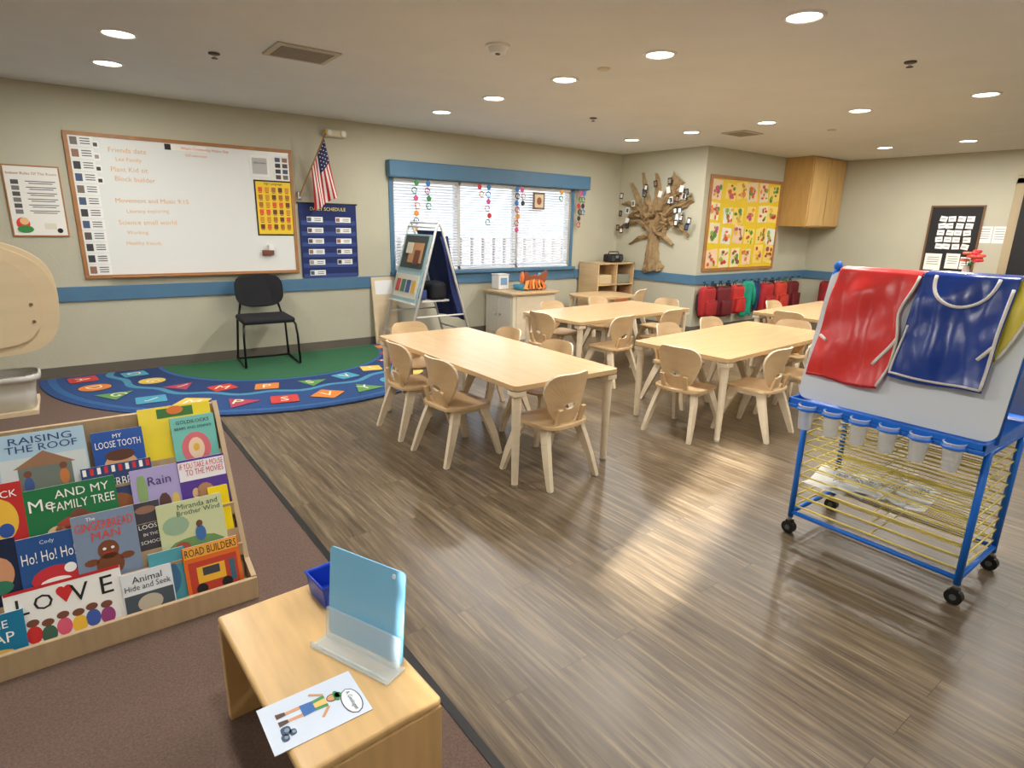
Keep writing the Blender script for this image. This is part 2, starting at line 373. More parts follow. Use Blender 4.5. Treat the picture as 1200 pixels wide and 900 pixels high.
# pocket chart
b=B('pocket_chart',WN(2.38,1.195)); b.box((0,0,.008),(.63,.78,.012),NAVY,bev=.004); b.cyl((-.33,.385,.01),(.33,.385,.01),.008,BLACK)
b.text('DAILY SCHEDULE',0,.33,.42,.035,pc(235,225,120),z=.017)
for r in range(6):
    y=.22-r*.112
    b.rect(0,y-.035,.6,.045,mat('clear_pocket',(60,80,140),.2),z=.0175)
    for c in(-.15,.16):
        if r==5 and c>0: continue
        b.rect(c,y,.17,.055,PAP,z=.019); b.rect(c-.06,y,.04,.04,rcd(),z=.0205)
        for k in range(2): b.rect(c+.03,y+.008-.018*k,.07,.006,INK,z=.0205)
b.done()
# flag
def flag():
    b=B('american_flag'); y0=WY
    b.cyl((2.07,y0-.02,1.62),(2.31,y0-.27,2.26),.008,pc(160,120,70)); b.ell((2.312,y0-.272,2.27),(.015,.015,.02),pc(210,170,60))
    b.box((2.08,y0-.019,1.65),(.04,.034,.08),CHROME,bev=.006)
    A=Vector((2.295,y0-.25,2.21)); Bq=Vector((2.185,y0-.14,1.93)); 
    def P(u,v):
        h=A.lerp(Bq,v); e=Vector((2.44,y0-.16,1.66)).lerp(Vector((2.20,y0-.13,1.50)),v)
        p=h.lerp(e,u); p.y+=.022*math.sin(v*11+u*3)*u; p.x+=.008*math.sin(v*9)*u; return p
    r,wt,nb=pc(190,35,45),pc(238,232,225),pc(32,42,95)
    b.grid(P,20,26,r,mfn=lambda u,v: nb if(u<.4 and v<.54) else(r if int(v*13)%2==0 else wt))
    for i in range(5):
        for j in range(4):
            p=P(.05+.075*i,.06+.12*j); b.ell((p.x,p.y-.005,p.z),(.006,.003,.006),wt,u=6,v=4)
    b.done()
flag()
# ------------------------------------------------------------ tree on alcove wall
b=B('paper_tree',WT(5.83,0))
rt=random.Random(11)
def strip(pts,ws,m=KRAFT,dz=.03,ph=0):
    n=len(pts)
    def f(u,v):
        k=u*(n-1); i=min(int(k),n-2); t=k-i
        p=Vector(pts[i]).lerp(Vector(pts[i+1]),t); d=(Vector(pts[i+1])-Vector(pts[i])).normalized(); q=Vector((-d.y,d.x)); w=ws[i]*(1-t)+ws[i+1]*t
        w*=1+.16*math.sin(u*19+ph)+.1*math.sin(u*41+ph*2)
        s=(v-.5); z=.008+dz*(1-4*s*s)+(.010*math.sin(v*23+u*5+ph)+.006*math.sin(u*33+v*8))*(1-4*s*s)
        p=p+q*w*s; return (p.x,p.y,max(.004,z))
    b.grid(f,22,14,m,smooth=False)
strip([(.06,.80),(.02,.95),(.0,1.15),(.02,1.35),(.0,1.5)],[.36,.27,.2,.2,.24],dz=.06)
strip([(-.08,.80),(-.05,1.0),(-.03,1.3)],[.14,.1,.08],dz=.05,ph=2); strip([(.16,.80),(.1,1.0),(.07,1.3)],[.12,.08,.08],dz=.05,ph=4)
br=[([(0,1.35),(-.12,1.7),(-.2,1.95),(-.26,2.16)],[.14,.12,.09,.03]),([(.02,1.4),(.14,1.7),(.24,1.9),(.38,2.08)],[.16,.12,.16,.24]),
 ([(0,1.35),(-.25,1.5),(-.5,1.46),(-.64,1.38)],[.12,.1,.07,.03]),([(0,1.4),(-.3,1.66),(-.50,1.74),(-.62,1.74)],[.12,.1,.08,.03]),
 ([(.05,1.35),(.3,1.5),(.5,1.42),(.62,1.30)],[.12,.12,.09,.03]),([(.05,1.45),(.32,1.66),(.52,1.74),(.64,1.8)],[.12,.12,.14,.1]),
 ([(0,1.5),(.02,1.8),(.03,2.0),(-.02,2.14)],[.14,.12,.1,.03]),([(.05,1.35),(.2,1.28),(.38,1.18)],[.1,.09,.03]),
 ([(-.2,1.6),(-.36,1.88),(-.46,2.03)],[.08,.07,.02]),([(-.05,1.3),(-.25,1.26),(-.42,1.16)],[.09,.07,.02]),([(.1,1.6),(.34,1.84),(.5,1.92)],[.1,.12,.05])]
for i,(p,w) in enumerate(br): strip(p,w,dz=.035+.01*(i%3),ph=i*1.7)
for i in range(16):
    a=rt.uniform(0,PI*2); r=rt.uniform(.05,.3); x,y=r*math.cos(a),1.55+r*.8*math.sin(a); t=rt.uniform(0,6.28); l=rt.uniform(.08,.15)
    strip([(x,y),(x+l*math.cos(t),y+l*math.sin(t)),(x+2*l*math.cos(t+.3),y+2*l*math.sin(t+.3))],[.04,.07,.02],dz=.07,ph=i)
for i in range(30):
    a=rt.uniform(-.5,PI+.5); r=rt.uniform(.38,.72); x=r*math.cos(a); y=1.55+.78*r*math.sin(a)
    x=max(-.62,min(.66,x)); q=rt.uniform(-15,15)
    b.rect(x,y,.065,.085,K if i%3 else PAP,z=.09,rot=q); b.rect(x,y,.042,.055,rcd() if i%2 else PAP,z=.092,rot=q)
b.done()
# yellow board
b=B('art_display_board',WD(7.84,1.47)); w,h=1.74,1.26
b.box((0,0,.008),(w-.04,h-.04,.012),pc(238,204,40)); frm(b,w,h,.045,.024,OAK)
art=[pc(205,60,50),pc(226,96,50),pc(90,150,70),pc(240,190,60),pc(200,90,120),pc(140,90,60),pc(150,180,70),pc(230,140,90)]
for r in range(4):
    for c in range(6):
        x=-.70+c*.28+random.uniform(-.03,.03); y=.43-r*.285+random.uniform(-.03,.03); q=random.uniform(-9,9)
        b.rect(x,y,random.uniform(.2,.27),random.uniform(.2,.27),random.choice([pc(246,232,190),pc(250,220,120),pc(240,240,225),pc(246,214,180)]),z=.016+.0002*c,rot=q)
        ms=random.sample(art,4)
        for k in range(9):
            b.plate(ellp(random.uniform(.012,.045),random.uniform(.012,.04),9,cx=x+random.uniform(-.08,.08),cy=y+random.uniform(-.085,.085),p=random.choice([1.2,2,3])),.001,random.choice(ms),z0=.018+.0012*k)
b.done()
# cabinet
b=B('wall_cabinet'); b.b2(8.74,FX-.02,4.62,BY-.001,1.47,H-.005,CABW,.004)
b.b2(8.755,9.205,4.60,4.62,1.48,H-.015,CABW,.004); b.b2(9.215,FX-.03,4.60,4.62,1.48,H-.015,CABW,.004); b.b2(8.75,FX-.03,4.625,4.66,1.455,1.47,pc(150,118,70)); b.done()
# black board east
b=B('black_notice_board',WE(3.07,1.335,.003)); w,h=.62,.89
b.box((0,0,.008),(w-.02,h-.02,.01),K); frm(b,w,h,.022,.02,pc(120,84,52))
for i in range(5):
    for j in range(4): b.rect(-.14+j*.1+random.uniform(-.015,.015),.27-i*.09,.085,.07,PAP,z=.015,rot=random.uniform(-10,10)); b.rect(-.14+j*.1,.27-i*.09,.05,.006,INK,z=.017)
for x,y,ww,hh in((-.17,-.3,.2,.22),(.06,-.28,.16,.2),(.21,-.3,.12,.16)): b.rect(x,y,ww,hh,PAP,z=.015); [b.rect(x,y+.06-.03*k,ww*.7,.006,INK,z=.017) for k in range(4)]
b.done()
b=B('wall_notice_papers',WE(2.66,1.41))
b.rect(-.06,.0,.16,.21,PAP); b.rect(.1,.0,.14,.21,PAP)
for k in range(5):
    b.rect(-.06,.07-.03*k,.11,.005,INK,z=.004); b.rect(.1,.07-.03*k,.1,.005,INK,z=.004)
b.done()
# ------------------------------------------------------------ rug
b=B('alphabet_rug',T(1.62,6.42,.0065)); 
def half(a,bb,cx=0,wav=0,n=64,k=14):
    o=[]
    for i in range(n+1):
        t=PI+PI*i/n; f=1+wav*math.sin(k*t); o.append((cx+a*f*math.cos(t),bb*f*math.sin(t)))
    return o
RB=lambda n,c: mat(n,c,.95,var=.12,scale=90,bump=.3,bscale=250)
b.plate(half(1.92,2.04),.008,RB('rug_blue',(38,72,126)))
b.plate(half(1.86,1.98),.001,RB('rug_mid',(46,94,148)),z0=.008); b.plate(half(1.80,1.92),.001,RB('rug_blue',(0,0,0)),z0=.009)
b.plate(half(1.42,1.50,wav=.022,k=18),.001,RB('rug_light',(70,136,168)),z0=.010); b.plate(half(1.36,1.44,wav=.022,k=18),.001,RB('rug_navy',(30,56,106)),z0=.011)
b.plate(half(1.10,1.1,.08),.001,RB('rug_mid',(0,0,0)),z0=.012); b.plate(half(1.06,1.06,.08),.001,RB('rug_green',(44,100,66)),z0=.013)
letters='ABCDEFGHIJKLMNOPQRSTUVWXYZ'; cols=[(196,62,54),(216,130,56),(96,150,84),(76,156,182),(222,190,84),(170,64,90)]
def tiles(ra,rb,n,off,s):
    for i in range(n):
        t=PI+PI*(i+.5)/n; x,y=ra*math.cos(t),rb*math.sin(t); c=RB('rug_t%d'%((i+off)%6),cols[(i+off)%6]); M=T(x,y,.0145)@R(math.degrees(t)+90+(45 if i%2 else 0),'Z')
        if i%3==2: b.plate([(-s*.62,-s*.5),(s*.62,-s*.5),(0,s*.6)],.001,c,M=M)
        elif i%4==1: b.plate(ellp(s*.55,s*.55,20),.001,c,M=M)
        else: b.plate(rrect(s,s,s*.08),.001,c,M=M)
        b.text(letters[(i*3+off)%26],0,0,s*.5,s*.55,RB('rug_letter',(236,226,196)),z=.002,M=T(x,y,.0145)@R(math.degrees(t)+90,'Z'))
tiles(1.62,1.73,15,0,.21); tiles(1.24,1.28,11,3,.19)
b.done()
# ------------------------------------------------------------ tables
def table(name,L,W,hh=.59):
    b=B(name); b.plate(rrect(L,W,.035),.026,MAPLE,z0=hh-.026,edge=mat('table_edge',(206,172,126),.4))
    b.plate(rrect(L-.03,W-.03,.03),.008,LEG,z0=hh-.034)
    for sx in(-1,1):
        for sy in(-1,1):
            x,y=sx*(L/2-.045),sy*(W/2-.045); b.cyl((x,y,.012),(x,y,hh-.034),.019,LEG,.028,20)
            b.cyl((x,y,0),(x,y,.012),.02,pc(150,140,125)); b.box((x,y,hh-.05),(.075,.075,.03),LEG,bev=.005)
    return b.done()
t=table('classroom_table',1.70,.78); t.matrix_world=T(2.20,3.225,0)@R(90,'Z')
for M in(T(4.22,2.62,0)@R(4,'Z'),T(4.40,4.22,0)@R(4,'Z'),T(6.55,3.10,0)@R(4,'Z')): inst(t,M)
# ------------------------------------------------------------ chairs
def chair():
    b=B('wooden_chair'); 
    def seatf(x,y,z): return (x,y,z+.35*x*x-.004)
    b.plate(ellp(.175,.165,36,p=5),.016,MAPLE2,z0=.325,fn=seatf)
    for sx in(-1,1):
        for sy,yy in((1,0),(-1,-.01)):
            P=[(sx*.125,sy*.095,.325),(sx*.148,sy*.125,.24),(sx*.168,sy*(.165),.13),(sx*.185,sy*.20+yy,.0)]; W=[(.03,.062),(.029,.054),(.028,.044),(.026,.028)]
            for i in range(3): b.beam(P[i],P[i+1],*W[i],*W[i+1],LEG)
            b.cyl((sx*.185,sy*.20+yy,0),(sx*.185,sy*.20+yy,.008),.014,WHITE,seg=8)
        b.beam((sx*.125,-.10,.31),(sx*.125,.11,.31),.026,.03,.026,.03,LEG)
        b.beam((sx*.085,-.13,.30),(sx*.09,-.172,.44),.03,.016,.03,.016,MAPLE2)
    out=[]
    for x,y in ellp(.165,.15,40,p=3.6):
        k=max(0,min(1,(y+.15)/.2)); out.append((x*(.66+.34*k*k*(3-2*k)),y))
    def bf(x,y,z): return (x,y,z+2.2*x*x)
    M=frame((0,-.165,.49),(-1,0,0),(0,-math.sin(math.radians(12)),math.cos(math.radians(12))),(0,math.cos(math.radians(12)),math.sin(math.radians(12))))
    b.plate(out,.014,MAPLE2,M=M,hole=ellp(.042,.02,40,cx=0,cy=-.045),fn=bf,edge=LEG)
    return b.done()
c0=chair()
def at(x,y,a): return T(x,y,0)@R(a,'Z')   # a=0 faces +Y
c0.matrix_world=at(2.14,2.47,4)
for x,y,a in((1.86,3.04,-86),(1.86,3.58,-92),(2.53,3.02,92),(2.55,3.62,88),(2.15,4.10,182),
             (3.42,2.50,-84),(3.86,2.22,4),(4.46,2.26,8),(4.0,3.02,184),(4.62,3.05,180),(5.02,2.68,94),
             (3.62,4.22,-86),(4.0,3.80,6),(4.78,3.86,2),(4.08,4.62,182),(4.80,4.66,184),(5.30,4.32,95),
             (5.84,3.06,-86),(6.25,2.78,4),(6.9,2.80,0),(6.4,3.48,182),(5.92,5.32,20)):
    inst(c0,at(x,y,a))
b=B('activity_table',T(5.85,5.78,0)); b.plate(ellp(.42,.32,36,p=4),.024,MAPLE,z0=.49)
for sx in(-1,1):
    for sy in(-1,1): b.beam((sx*.33,sy*.22,.49),(sx*.35,sy*.24,0),.045,.045,.035,.035,LEG)
b.done()
# ------------------------------------------------------------ black chair
b=B('black_stacking_chair',T(1.54,6.14,.021)@R(-4,'Z'))
b.box((0,0,.44),(.48,.45,.055),BLACKF,bev=.025,seg=4,smooth=True)
M=frame((0,.235,.69),(1,0,0),(0,.14,.99),(0,-.99,.14))
b.plate(ellp(.225,.165,36,p=3.2),.035,BLACKF,M=M,fn=lambda x,y,z:(x,y,z+.8*x*x))
for sx in(-1,1):
    b.tube([(sx*.2,.2,.43),(sx*.225,-.19,.425),(sx*.235,-.24,.40),(sx*.245,-.25,.30),(sx*.25,-.26,.02),(sx*.25,-.24,.012),(sx*.25,.22,.012)],.011,BLACKM)
    b.tube([(sx*.25,.25,.012),(sx*.245,.23,.06),(sx*.225,.18,.42),(sx*.2,.22,.47),(sx*.17,.245,.6)],.011,BLACKM)
b.tube([(-.25,.22,.012),(.25,.22,.012)],.009,BLACKM); b.done()
# ------------------------------------------------------------ drying rack / easel
b=B('art_drying_rack_easel')
X0,X1,Y0,Y1=2.64,3.06,.58,1.26
for x in(X0,X1):
    for y in(Y0,Y1):
        b.tube([(x,y,.085),(x,y,.66)],.013,RBLUE,seg=12)
        b.cyl((x,y,.06),(x,y,.095),.009,CHROME); b.box((x,y,.06),(.03,.03,.02),BLACK,bev=.004)
        b.cyl((x-.014,y,.032),(x+.014,y,.032),.031,BLACK,seg=20); b.cyl((x-.017,y,.032),(x+.017,y,.032),.012,pc(90,90,90))
for z in(.11,.63):
    for y in(Y0,Y1): b.tube([(X0,y,z),(X1,y,z)],.011,RBLUE)
    for x in(X0,X1): b.tube([(x,Y0,z),(x,Y1,z)],.011,RBLUE)
n=9
for i in range(n):
    z=.145+i*.052
    for k in range(5):
        x=X0+.005+(X1-X0-.01)*k/4; b.tube([(x,Y0+.005,z),(x,Y1-.005,z)],.0044 if k in(0,4) else .0026,YWIRE,seg=6)
    for k in range(3): y=Y0+.005+(Y1-Y0-.01)*k/2; b.tube([(X0,y,z-.003),(X1,y,z-.003)],.0036 if k in(0,2) else .0026,YWIRE,seg=6)
b.b2(2.50,3.20,Y0-.02,Y1+.02,.655,.675,RBLUE,.006)
for x0 in(2.50,3.19): b.b2(x0,x0+.012,Y0-.02,Y1+.02,.675,.70,RBLUE,.003)
for y in(Y0-.02,Y1+.01): b.b2(2.50,3.20,y,y+.012,.675,.70,RBLUE,.003)
for i in range(6):
    y=1.19-i*.108
    b.tube([(2.495+.038*math.cos(PI*k/8+PI/2),y+.038*math.sin(PI*k/8+PI/2),.668) for k in range(9)],.005,RBLUE,seg=6)
    b.cyl((2.492,y,.58),(2.492,y,.685),.026,CLEAR,.035,20,caps=False); b.cyl((2.492,y,.58),(2.492,y,.582),.026,CLEAR,seg=20)
    b.tube([(2.492+.035*math.cos(2*PI*k/16),y+.035*math.sin(2*PI*k/16),.685) for k in range(16)],.003,CLEAR,seg=5,closed=True)
def board_frame(xb,xt,zb,zt):
    L=math.hypot(xt-xb,zt-zb); up=((xt-xb)/L,0,(zt-zb)/L)
    return L,frame((xb,(Y0+Y1)/2-.004,zb),(0,-1,0),up,(-up[2],0,up[0]))
LB,MF=board_frame(2.575,2.72,.69,1.24)
bwd=.725
EAS=mat('easel_white',(222,228,233),.22)
b.plate(rrect(bwd,LB,.04,cx=0,cy=LB/2),.012,EAS,M=MF)
L2,MB=board_frame(3.10,2.80,.69,1.24)
b.plate(rrect(bwd,L2,.04,cx=0,cy=L2/2),.012,EAS,M=MB@T(0,0,-.012))
for y in(Y0-.02,Y1+.02):
    b.tube([(2.60,y,.68),(2.735,y,1.23),(2.76,y,1.255),(2.785,y,1.23),(3.08,y,.68)],.010,RBLUE)
b.ell((2.76,Y1+.02,1.262),(.018,.018,.022),RBLUE)
b.tube([(2.76,Y0-.02,1.235),(2.76,Y1+.02,1.235)],.01,RBLUE)
b.done()
b=B('drying_paintings'); 
for i in range(5):
    b.grid(lambda u,v:(2.67+.28*u+.015*i,1.06+.19*v-.075*i+.03*u,.262+.008*i+.02*math.sin(u*5+i)*math.sin(v*4)),8,8,PAP if i%2==0 else pc(205,208,212))
    b.text('~#%',2.80+.02*i,1.14-.08*i,.12,.09,INK,z=.29+.008*i,rot=40*i)
b.done()
# smocks
def smock(name,m,drop,shape,trims,lift,seed,over=.09,neck=0):
    rnd=random.Random(seed); ph=[rnd.uniform(0,6) for _ in range(6)]
    b=B(name)
    def f(u,v):
        tot=over+drop; d=v*tot-over
        l,r=shape(max(0,d)/drop); x=l+(r-l)*u
        fold=.5*(.012*(1+math.sin(x*33+ph[0]+6*d))+.007*(1+math.sin(x*61+ph[1]-9*d))+.010*(1+math.sin(d*26+ph[2]+x*14)))
        amp=min(1,max(0,d)/.12+.2)
        if d>=0:
            hem=neck*math.sin(u*PI*2+ph[3])*max(0,(d/drop-.8)/.2)
            return MF@Vector((x,LB+.012-d-hem,.014+lift+.004+fold*amp))
        a=-d; top=MF@Vector((x,LB+.012,.018+lift+fold*.2)); s=MB@Vector((x,L2-.03,-.02-lift)); s.x+=.012+.03
        if a<.055:
            k=a/.055; r=top.lerp(s,k); r.z+=.022*math.sin(k*PI); return r
        q=MB@Vector((x,L2-.03-(a-.055),-.02-lift)); q.x+=.042; return q
    b.grid(f,48,56,m)
    tot=over+drop
    for pts,tr,tm in trims:
        P=[]
        for (u,v) in pts:
            p=f(u,(over+v*drop)/tot); P.append(p+Vector((-.005,0,.002)))
        b.tube(P,tr,tm,seg=6)
    return b.done(solid=.002)
TRIM=pc(226,222,214)
def ln(a,b_,n=18): return [(a[0]+(b_[0]-a[0])*i/n,a[1]+(b_[1]-a[1])*i/n) for i in range(n+1)]
def redshape(t):
    r=-.008-.02*t-.03*math.exp(-((t-.33)/.15)**2)-.05*max(0,t-.8)*2
    return (-.325-.02*t,r)
smock('red_art_smock',REDV,.48,redshape,
      [([(.985,.03+.95*i/24) for i in range(25)],.0045,TRIM),(ln((.80,.80),(.985,.56),8),.006,TRIM),(ln((.03,.62),(.14,.66),5),.006,TRIM),([(.02+.96*i/24,.985) for i in range(25)],.003,pc(190,40,40))],.002,3,neck=.006)
smock('yellow_art_smock',YELV,.30,lambda t:(.25,.365-.07*t*t),[(ln((.97,.02),(.97,.97)),.004,TRIM)],.0,9)
smock('blue_art_smock',BLUEV,.42,lambda t:(.0-.022*t,.30-.01*t),
      [([(.48-.33*math.cos(PI*i/20),.02+.27*math.sin(PI*i/20)) for i in range(21)],.0055,TRIM),(ln((.02,.96),(.98,.98)),.004,TRIM),(ln((.97,.1),(.98,.98)),.0045,TRIM),(ln((.86,.72),(.97,.60),6),.006,TRIM),(ln((.03,.5),(.02,.96)),.003,TRIM)],.018,5,neck=.004)
# ------------------------------------------------------------ bench
b=B('wooden_bench',T(.39,1.31,.006)@R(3,'Z')); bw,bl,bh=.33,.63,.335
b.box((0,0,bh-.012),(bw,bl,.024),BENCHW,bev=.008,seg=3)
for sy in(-1,1): b.box((0,sy*(bl/2-.012),(bh-.024)/2),(bw,.024,bh-.024),BENCHW,bev=.003)
b.box((bw/2-.012,0,.2),(.02,bl-.05,.14),BENCHW)
b.done()
zt=.3415
# drawing: local x -> world -Y , local y -> world +X
PB=pc(216,226,242)
b=B('geologist_drawing'); b.M=frame((.318,1.135,zt),(0,-1,0),(1,0,0),(0,0,1))
b.box((0,0,.001),(.145,.215,.0016),PB)
Z=.0022; SK=pc(214,160,120); LNE=pc(70,70,80)
def el(cx,cy,a,c,m,z=0,p=2): b.plate(ellp(a,c,20,cx=cx,cy=cy,p=p),.0003,m,z0=Z+z)
el(.022,.078,.042,.022,LNE); el(.022,.078,.0395,.0195,pc(236,240,246),.0004)
b.text('A Geologist',.022,.078,.064,.012,K,z=Z+.0012)
el(-.012,.044,.012,.013,pc(120,76,44),.0001); el(-.012,.043,.009,.010,SK,.0005); el(-.012,.054,.016,.007,GRN,.0008); el(-.012,.058,.009,.008,GRN,.0008)
b.plate([(-.028,.0),(.004,.0),(.007,.03),(-.031,.03)],.0003,pc(80,150,90),z0=Z+.0002); b.plate([(-.018,.002),(-.004,.002),(-.002,.03),(-.02,.03)],.0003,pc(236,200,120),z0=Z+.0006)
b.plate([(-.03,-.026),(.006,-.026),(.004,.002),(-.028,.002)],.0003,pc(60,110,180),z0=Z+.0004)
for x in(-.03,-.006):
    b.plate([(x,-.06),(x+.008,-.06),(x+.01,-.026),(x,-.026)],.0003,SK,z0=Z+.0002); b.plate([(x-.004,-.078),(x+.011,-.078),(x+.009,-.058),(x-.001,-.058)],.0003,pc(90,70,60),z0=Z+.0005)
b.plate([(.006,.026),(.03,.006),(.034,.011),(.01,.032)],.0003,SK,z0=Z+.0003); b.plate([(-.03,.026),(-.048,.0),(-.053,.004),(-.034,.032)],.0003,SK,z0=Z+.0003)
for x,y,r in((.022,-.07,.013),(.04,-.076,.01),(.033,-.058,.009)): el(x,y,r,r*.8,pc(60,80,110),.0003,p=3); el(x,y+.002,r*.5,r*.4,pc(130,150,170),.0006)
b.done()
BT=mat('blue_translucent',(134,200,238),.2,alpha=.97)
b=B('clipboard_in_stand'); b.M=frame((.487,1.25,zt+.0005),(.40,-.917,0),(.917,.40,0),(0,0,1))
TF=frame((0,0,0.004),(1,0,0),(0,.10,.995),(0,-.995,.10))
b.plate(rrect(.25,.245,.012,cx=0,cy=.13),.004,BT,M=TF)
b.plate(rrect(.25,.09,.006,cx=0,cy=.045),.003,CLEARB,M=frame((0,-.012,.002),(1,0,0),(0,.10,.995),(0,-.995,.10)))
b.box((0,-.03,.003),(.26,.065,.004),CLEARB,bev=.001); b.box((0,-.06,.01),(.26,.004,.014),CLEARB)
b.plate(ellp(.006,.006,12,cx=.09,cy=.235),.0055,pc(220,235,245),M=TF@T(0,0,.001))
b.done()
b=B('blue_basket',T(.515,1.53,zt)@R(5,'Z')); BB=mat('basket_blue',(30,70,190),.35)
b.box((0,0,.004),(.10,.11,.006),BB)
for M in(T(0,.055,0),T(0,-.055,0)): b.plate([(-.05,0),(.05,0),(.06,.07),(-.06,.07)],.004,BB,M=M@frame((0,0,0),(1,0,0),(0,0,1),(0,-1,0)))
for sx in(-1,1): b.beam((sx*.051,-0,.0),(sx*.060,0,.07),.004,.11,.004,.115,BB,side=(1,0,0))
b.tube([(-.062,-.058,.07),(.062,-.058,.07),(.062,.058,.07),(-.062,.058,.07)],.005,BB,closed=True); b.done()
# ------------------------------------------------------------ book display
b=B('book_display_rack'); SX0,SX1=-.56,.43; CZ=.006
side=[(2.165,CZ),(2.60,CZ),(2.60,.68),(2.58,.69),(2.545,.64),(2.26,.13),(2.165,.10)]
for x in(SX0,SX1-.018): b.plate([(p[0],p[1]) for p in side],.018,SHELFW,M=frame((x,0,0),(0,1,0),(0,0,1),(1,0,0)))
b.b2(SX0,SX1,2.155,2.172,CZ,.095,SHELFW,.003)
b.b2(SX0+.018,SX1-.018,2.58,2.60,CZ,.68,SHELFW)
rows=[(2.185,.04),(2.275,.175),(2.365,.31),(2.455,.445)]
for i,(y,z) in enumerate(rows):
    b.b2(SX0+.018,SX1-.018,y,y+.09,z-.012,z-.0,SHELFW); b.b2(SX0+.018,SX1-.018,y-.012,y,z-.03,z+.02,SHELFW)
    b.add([(SX0+.018,y+.088,z),(SX1-.018,y+.088,z),(SX1-.018,y+.13,z+.2),(SX0+.018,y+.13,z+.2)],[(0,1,2,3)],SHELFW)
b.done()
b=B('picture_books')
def book(x0,x1,r,h,c,items=(),lay=0,rot=0,dy=0):
    y,z=rows[r]; w=x1-x0; th=.008
    a=math.radians(18)
    M=frame(((x0+x1)/2,y+.022+lay*.014+dy,z+.002),(1,0,0),(0,math.sin(a),math.cos(a)),(0,-math.cos(a),math.sin(a)))@R(rot,'Z')
    cm=pc(*c,rough=.25); b.box((0,h/2,0),(w,h,th),cm,M); b.box((0,h/2,0),(w-.006,h+.001,th-.003),PAP,M)
    zz=th/2
    for it in items:
        k=it[0]
        if k=='t': b.text(it[1],it[2]*w,it[3]*h,it[4]*w,it[5]*h,pc(*it[6]),z=zz+.0016,M=M,stretch=len(it)>7)
        elif k=='r': b.rect(it[1]*w,it[2]*h,it[3]*w,it[4]*h,pc(*it[5]),z=zz+.0006+(it[6] if len(it)>6 else 0),th=.0006,M=M)
        elif k=='e': b.plate(ellp(it[3]*w,it[4]*h,18,cx=it[1]*w,cy=it[2]*h),.0005,pc(*it[5]),z0=zz+.0004+(it[6] if len(it)>6 else 0),M=M)
        elif k=='p': b.plate([(q[0]*w,q[1]*h) for q in it[1]],.0005,pc(*it[2]),z0=zz+.0007,M=M)
kid=lambda x,y,c,s=1:[('e',x,y+.16*s,.045*s,.05*s,(120,70,50),.0006),('e',x,y,.055*s,.12*s,c,.0003)]
Wt=(245,245,240);Kk=(20,20,24);Rd=(206,40,40)
book(-.53,-.28,3,.25,(190,200,120),[('e',0,.5,.3,.3,(60,120,160))])
book(-.27,-.02,3,.24,(176,206,226),[('t','RAISING',0,.9,.7,.1,(40,60,120),1),('t','THE ROOF',0,.78,.8,.1,(40,60,120),1),('r',0,.35,.96,.6,(206,214,214)),('r',0,.3,.6,.4,(110,120,110),.0005),('p',[(-.35,.5),(.35,.5),(0,.72)],(150,110,80))]+kid(.2,.3,(200,120,60))+kid(-.2,.25,(60,90,150)))
book(-.005,.155,3,.205,(34,84,168),[('t','MY',0,.9,.2,.07,Wt),('t','LOOSE TOOTH',0,.76,.88,.12,Wt,1),('e',0,.35,.33,.25,(220,170,120)),('e',0,.3,.15,.08,(160,40,40),.0006),('e',0,.55,.3,.1,(90,50,30),.0006)],lay=-.3)
book(.15,.40,3,.26,(240,216,50),[('r',0,.9,.5,.14,(60,120,60)),('e',.0,.93,.12,.06,(220,120,50),.0007)],lay=1,dy=.004)
book(.25,.405,3,.215,(120,196,186),[('t','GOLDILOCKS',0,.9,.75,.07,Kk),('t','BEARS AND DINNER',0,.79,.85,.07,Kk),('e',0,.4,.33,.3,(220,110,120)),('e',0,.4,.18,.2,(240,210,180),.0006),('e',0,.42,.07,.07,(230,180,60),.001)])
book(-.5,-.36,2,.2,(120,60,120)); 
book(-.35,-.215,2,.24,(196,50,50),[('e',0,.5,.36,.3,(240,190,60)),('t','TRUCK',0,.85,.8,.1,Wt),('e',.1,.35,.15,.1,(40,80,160),.0006)])
book(-.215,.045,2,.20,(38,120,72),[('t','Me',-.33,.72,.26,.22,Wt),('t','AND MY',.12,.85,.6,.14,Wt,1),('t','FAMILY TREE',.12,.64,.7,.15,Wt,1),('e',.05,.25,.28,.2,(180,70,50)),('e',.05,.42,.1,.12,(120,70,50),.0006),('e',-.2,.2,.12,.12,(230,200,150)),('e',.3,.2,.07,.12,(60,90,170),.0003)])
book(-.05,.165,2,.235,(50,70,120),[('t','GINGERBREAD',0,.72,.92,.13,Wt,1),('e',-.1,.35,.3,.2,(150,90,50))]+[('r',-.45+.1*i,.93,.05,.1,Rd if i%2 else Wt) for i in range(10)],lay=1)
book(.09,.255,2,.20,(176,166,214),[('t','Rain',.05,.75,.5,.16,(70,50,120)),('e',-.3,.6,.1,.35,(140,170,110)),('e',.1,.3,.12,.2,(90,60,50)),('e',.32,.28,.08,.2,(220,190,90))])
book(.245,.41,2,.205,(90,60,150),[('r',0,.78,.98,.36,(240,236,240)),('t','IF YOU TAKE A MOUSE',0,.88,.92,.11,Rd,1),('t','TO THE MOVIES',.05,.75,.8,.11,Rd,1),('e',0,.3,.2,.22,(180,130,90)),('e',-.2,.35,.08,.1,(220,180,140))],lay=-.2)
book(-.52,-.40,1,.21,(220,200,160))
book(-.38,-.25,1,.22,(30,40,70),[('e',.1,.5,.3,.25,(210,150,110)),('e',.1,.3,.25,.1,(40,120,90),.0006)])
book(-.255,-.085,1,.205,(40,84,146),[('t','Ho! Ho! Ho!',0,.66,.85,.18,Wt,1),('t','Cody',0,.88,.4,.08,(200,220,240)),('e',.05,.27,.38,.2,(200,40,50)),('e',.05,.18,.28,.1,Wt,.0005),('e',.3,.38,.1,.08,Wt,.001),('e',.05,.1,.16,.09,(230,180,150),.001)])
